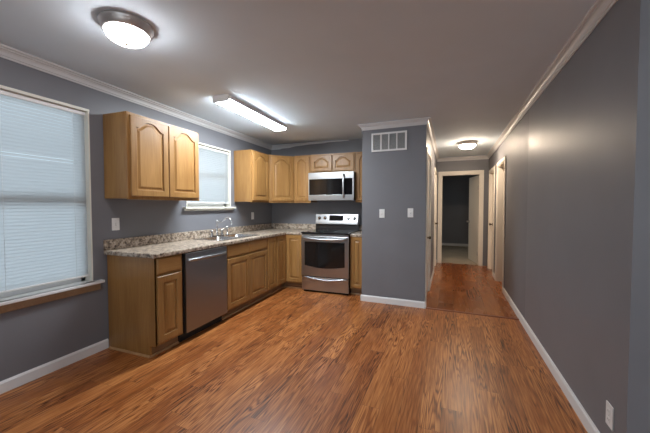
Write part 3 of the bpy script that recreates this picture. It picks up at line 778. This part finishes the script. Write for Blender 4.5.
# front surround: frame around a black opening
xs = [0.0, 0.014, RW - 0.014, RW]; zs = [0.0, 0.088, 0.342, MH]
for (a, b_, c_, d_) in ((0, RW, 0.342, MH), (0, RW, 0, 0.088), (0, 0.014, 0.088, 0.342), (RW - 0.022, RW, 0.088, 0.342)):
    add_box(bm, a, b_, 0.0, 0.0295, c_, d_)
link('front_surround', bm, M_steel, m, bevel=0.002)
dg = link('door', bx(0.0145, 0.640, 0.003, 0.0295, 0.0885, 0.3415), M_blackg, m)
link('door_window', bx(0.070, 0.535, 0.0015, 0.0028, 0.118, 0.312), M_screen, dg)
pl = link('control_panel', bx(0.6405, RW - 0.0225, 0.004, 0.0295, 0.0885, 0.3415), M_blackg, m)
bm = NB(); n = 14
add_tube(bm, [(0.602, 0.0 - 0.044 * math.sin(PI * i / n) ** 0.5, 0.040 + 0.365 * i / n) for i in range(n + 1)], 0.015, 12, flat=(1.0, 0.7))
link('handle', bm, M_steel, dg)
link('vent_grille', bx(0.02, RW - 0.02, 0.0, 0.028, MH + 0.0003, MH + 0.0015), M_dark, m)

# ------------------------------------------------------------------ lamps
def dome_lamp(label, loc, rad, glassm, metal, rot=0.0):
    t = thing('ceiling_lamp', label, 'ceiling lamp', loc, rot)
    bm = NB(); add_lathe(bm, [(rad * 0.98, 0.0), (rad, -0.006), (rad, -0.016), (rad * 0.965, -0.021), (rad * 0.955, -0.030), (rad * 0.91, -0.038), (rad * 0.88, -0.050), (rad * 0.83, -0.056), (rad * 0.80, -0.054)], 64, caps=(True, True))
    link('flange', bm, metal, t)
    g = rad * 0.80; bm = NB()
    prof = [(g, -0.0545)] + [(g * math.cos(a) ** 0.9, -0.0545 - 0.062 * math.sin(a)) for a in [PI / 2 * k / 10 for k in range(1, 10)]] + [(0.004, -0.1165)]
    add_lathe(bm, prof, 48, caps=(True, True)); link('glass_shade', bm, glassm, t)
    bm = NB(); add_lathe(bm, [(0.012, -0.1150), (0.014, -0.118), (0.012, -0.123), (0.006, -0.126), (0.002, -0.128)], 16)
    link('finial', bm, M_brass, t)
    return t
dome_lamp('large lit dome lamp with brown nickel rim on the kitchen ceiling near the windows', (-1.805, 1.362, H), 0.146, M_dome, M_nickel)
hx, hy = hp(0.262, 5.84)
dome_lamp('small warm lit dome lamp on the hallway ceiling', (hx, hy, H), 0.160, M_hall, M_nickel)
dome_lamp('added fill dome lamp on the ceiling behind the viewer', (1.6, -1.2, H), 0.17, M_fill_dome, M_nickel)
# fluorescent wraparound
t = thing('fluorescent_fixture', 'long lit fluorescent fixture running along the kitchen ceiling', 'ceiling lamp', (-2.045, 2.515, H))
TL = 1.23
link('housing', bx(-0.094, 0.094, 0.0085, TL - 0.0085, -0.046, 0.0, bev=0.002), M_plate, t)
prof = [(-0.093, -0.0465), (-0.083, -0.058), (-0.070, -0.064), (0.070, -0.064), (0.083, -0.058), (0.093, -0.0465)]
bm = NB(); add_prism(bm, prof, 'y', 0.0085, TL - 0.0085); link('lens', bm, M_tube, t)
pe = [(-0.099, -0.001), (-0.099, -0.052), (-0.093, -0.064), (-0.082, -0.070), (0.082, -0.070), (0.093, -0.064), (0.099, -0.052), (0.099, -0.001)]
for a, b_ in ((0.0, 0.008), (TL - 0.008, TL)):
    bm = NB(); add_prism(bm, pe, 'y', a, b_); link('end_cap', bm, M_plate, t)

# ------------------------------------------------------------------ vent, switches, outlets
def wall_plate(label, cat, name, loc, rot, kind):
    """plate in local x/z, facing local -y"""
    t = thing(name, label, cat, loc, rot)
    link('plate', bx(-0.036, 0.036, -0.006, 0.0, -0.059, 0.059, bev=0.002, seg=2), M_plate, t)
    if kind == 'toggle':
        link('switch_well', bx(-0.006, 0.006, -0.007, -0.0062, -0.013, 0.013), M_louvre, t)
        bm = NB(); add_prism(bm, [(-0.0072, -0.008), (-0.0072, 0.010), (-0.019, 0.013), (-0.019, 0.006)], 'x', -0.0045, 0.0045); link('toggle', bm, M_plate, t)
    else:
        for z in (-0.022, 0.022):
            s = link('socket', bx(-0.015, 0.015, -0.0085, -0.0062, z - 0.013, z + 0.013, bev=0.001), M_plate, t)
            for x in (-0.006, 0.006): link('slot', bx(x - 0.001, x + 0.001, -0.0088, -0.0086, z - 0.004, z + 0.005), M_dark, s)
    for z in ((-0.030, 0.030) if kind == 'toggle' else (0.0,)):
        bm = NB(); add_lathe(bm, [(0.003, 0), (0.003, 0.0008)], 10, Matrix.Translation((0, -0.0061, z)) @ Matrix.Rotation(PI / 2, 4, 'X')); link('screw', bm, M_louvre, t)
    return t
def hw(x, y, z): a = hp(x, y); return (a[0], a[1], z)
wall_plate('white light switch on the grey closet wall, the one nearer the range', 'light switch', 'light_switch', hw(-0.852, YC - 0.0005, 1.226), -DL, 'toggle')
wall_plate('white light switch on the grey closet wall, the one nearer the hallway', 'light switch', 'light_switch', hw(-0.478, YC - 0.0005, 1.238), -DL, 'toggle')
wall_plate('white switch plate above the counter end below the lone two door cabinet', 'light switch', 'light_switch', (XL + 0.0005, 2.009, 1.152), RL, 'toggle')
wall_plate('white power outlet under the cabinet at the sink corner', 'outlet', 'power_outlet', (XL + 0.0005, 4.300, 1.166), RL, 'socket')
wall_plate('white power outlet low on the long grey wall beside the baseboard', 'outlet', 'power_outlet', hw(XR - 0.0005, 1.955, 0.250), -DL - PI / 2, 'socket')
v = thing('return_vent', 'white four bay return air grille high on the grey closet wall', 'vent', hw(-0.765, YC - 0.0005, 2.187), -DL)
VW, VH = 0.235, 0.125
bm = NB()
for (a, b_, c_, d_) in ((-VW, VW, VH - 0.022, VH), (-VW, VW, -VH, -VH + 0.022), (-VW, -VW + 0.025, -VH + 0.022, VH - 0.022), (VW - 0.025, VW, -VH + 0.022, VH - 0.022)):
    add_box(bm, a, b_, -0.012, 0.0, c_, d_)
link('frame', bm, M_trim, v, bevel=0.002)
iw = 2 * (VW - 0.025)
for i in (1, 2, 3):
    x = -VW + 0.025 + iw * i / 4; link('mullion', bx(x - 0.007, x + 0.007, -0.011, 0.0, -VH + 0.022, VH - 0.022), M_trim, v)
link('duct_back', bx(-VW + 0.02, VW - 0.02, -0.0015, 0.0, -VH + 0.02, VH - 0.02), M_dark, v)
for i in range(4):
    a = -VW + 0.025 + iw * i / 4 + (0.0072 if i else 0.0005); b_ = -VW + 0.025 + iw * (i + 1) / 4 - (0.0072 if i < 3 else 0.0005)
    bm = NB(); n = 20
    for k in range(n):
        z = -VH + 0.027 + (2 * VH - 0.054) * k / (n - 1)
        add_prism(bm, [(-0.0090, z - 0.0042), (-0.0080, z - 0.0046), (-0.0020, z + 0.0030), (-0.0030, z + 0.0034)], 'x', a, b_)
    link('louvres', bm, M_louvre, v)
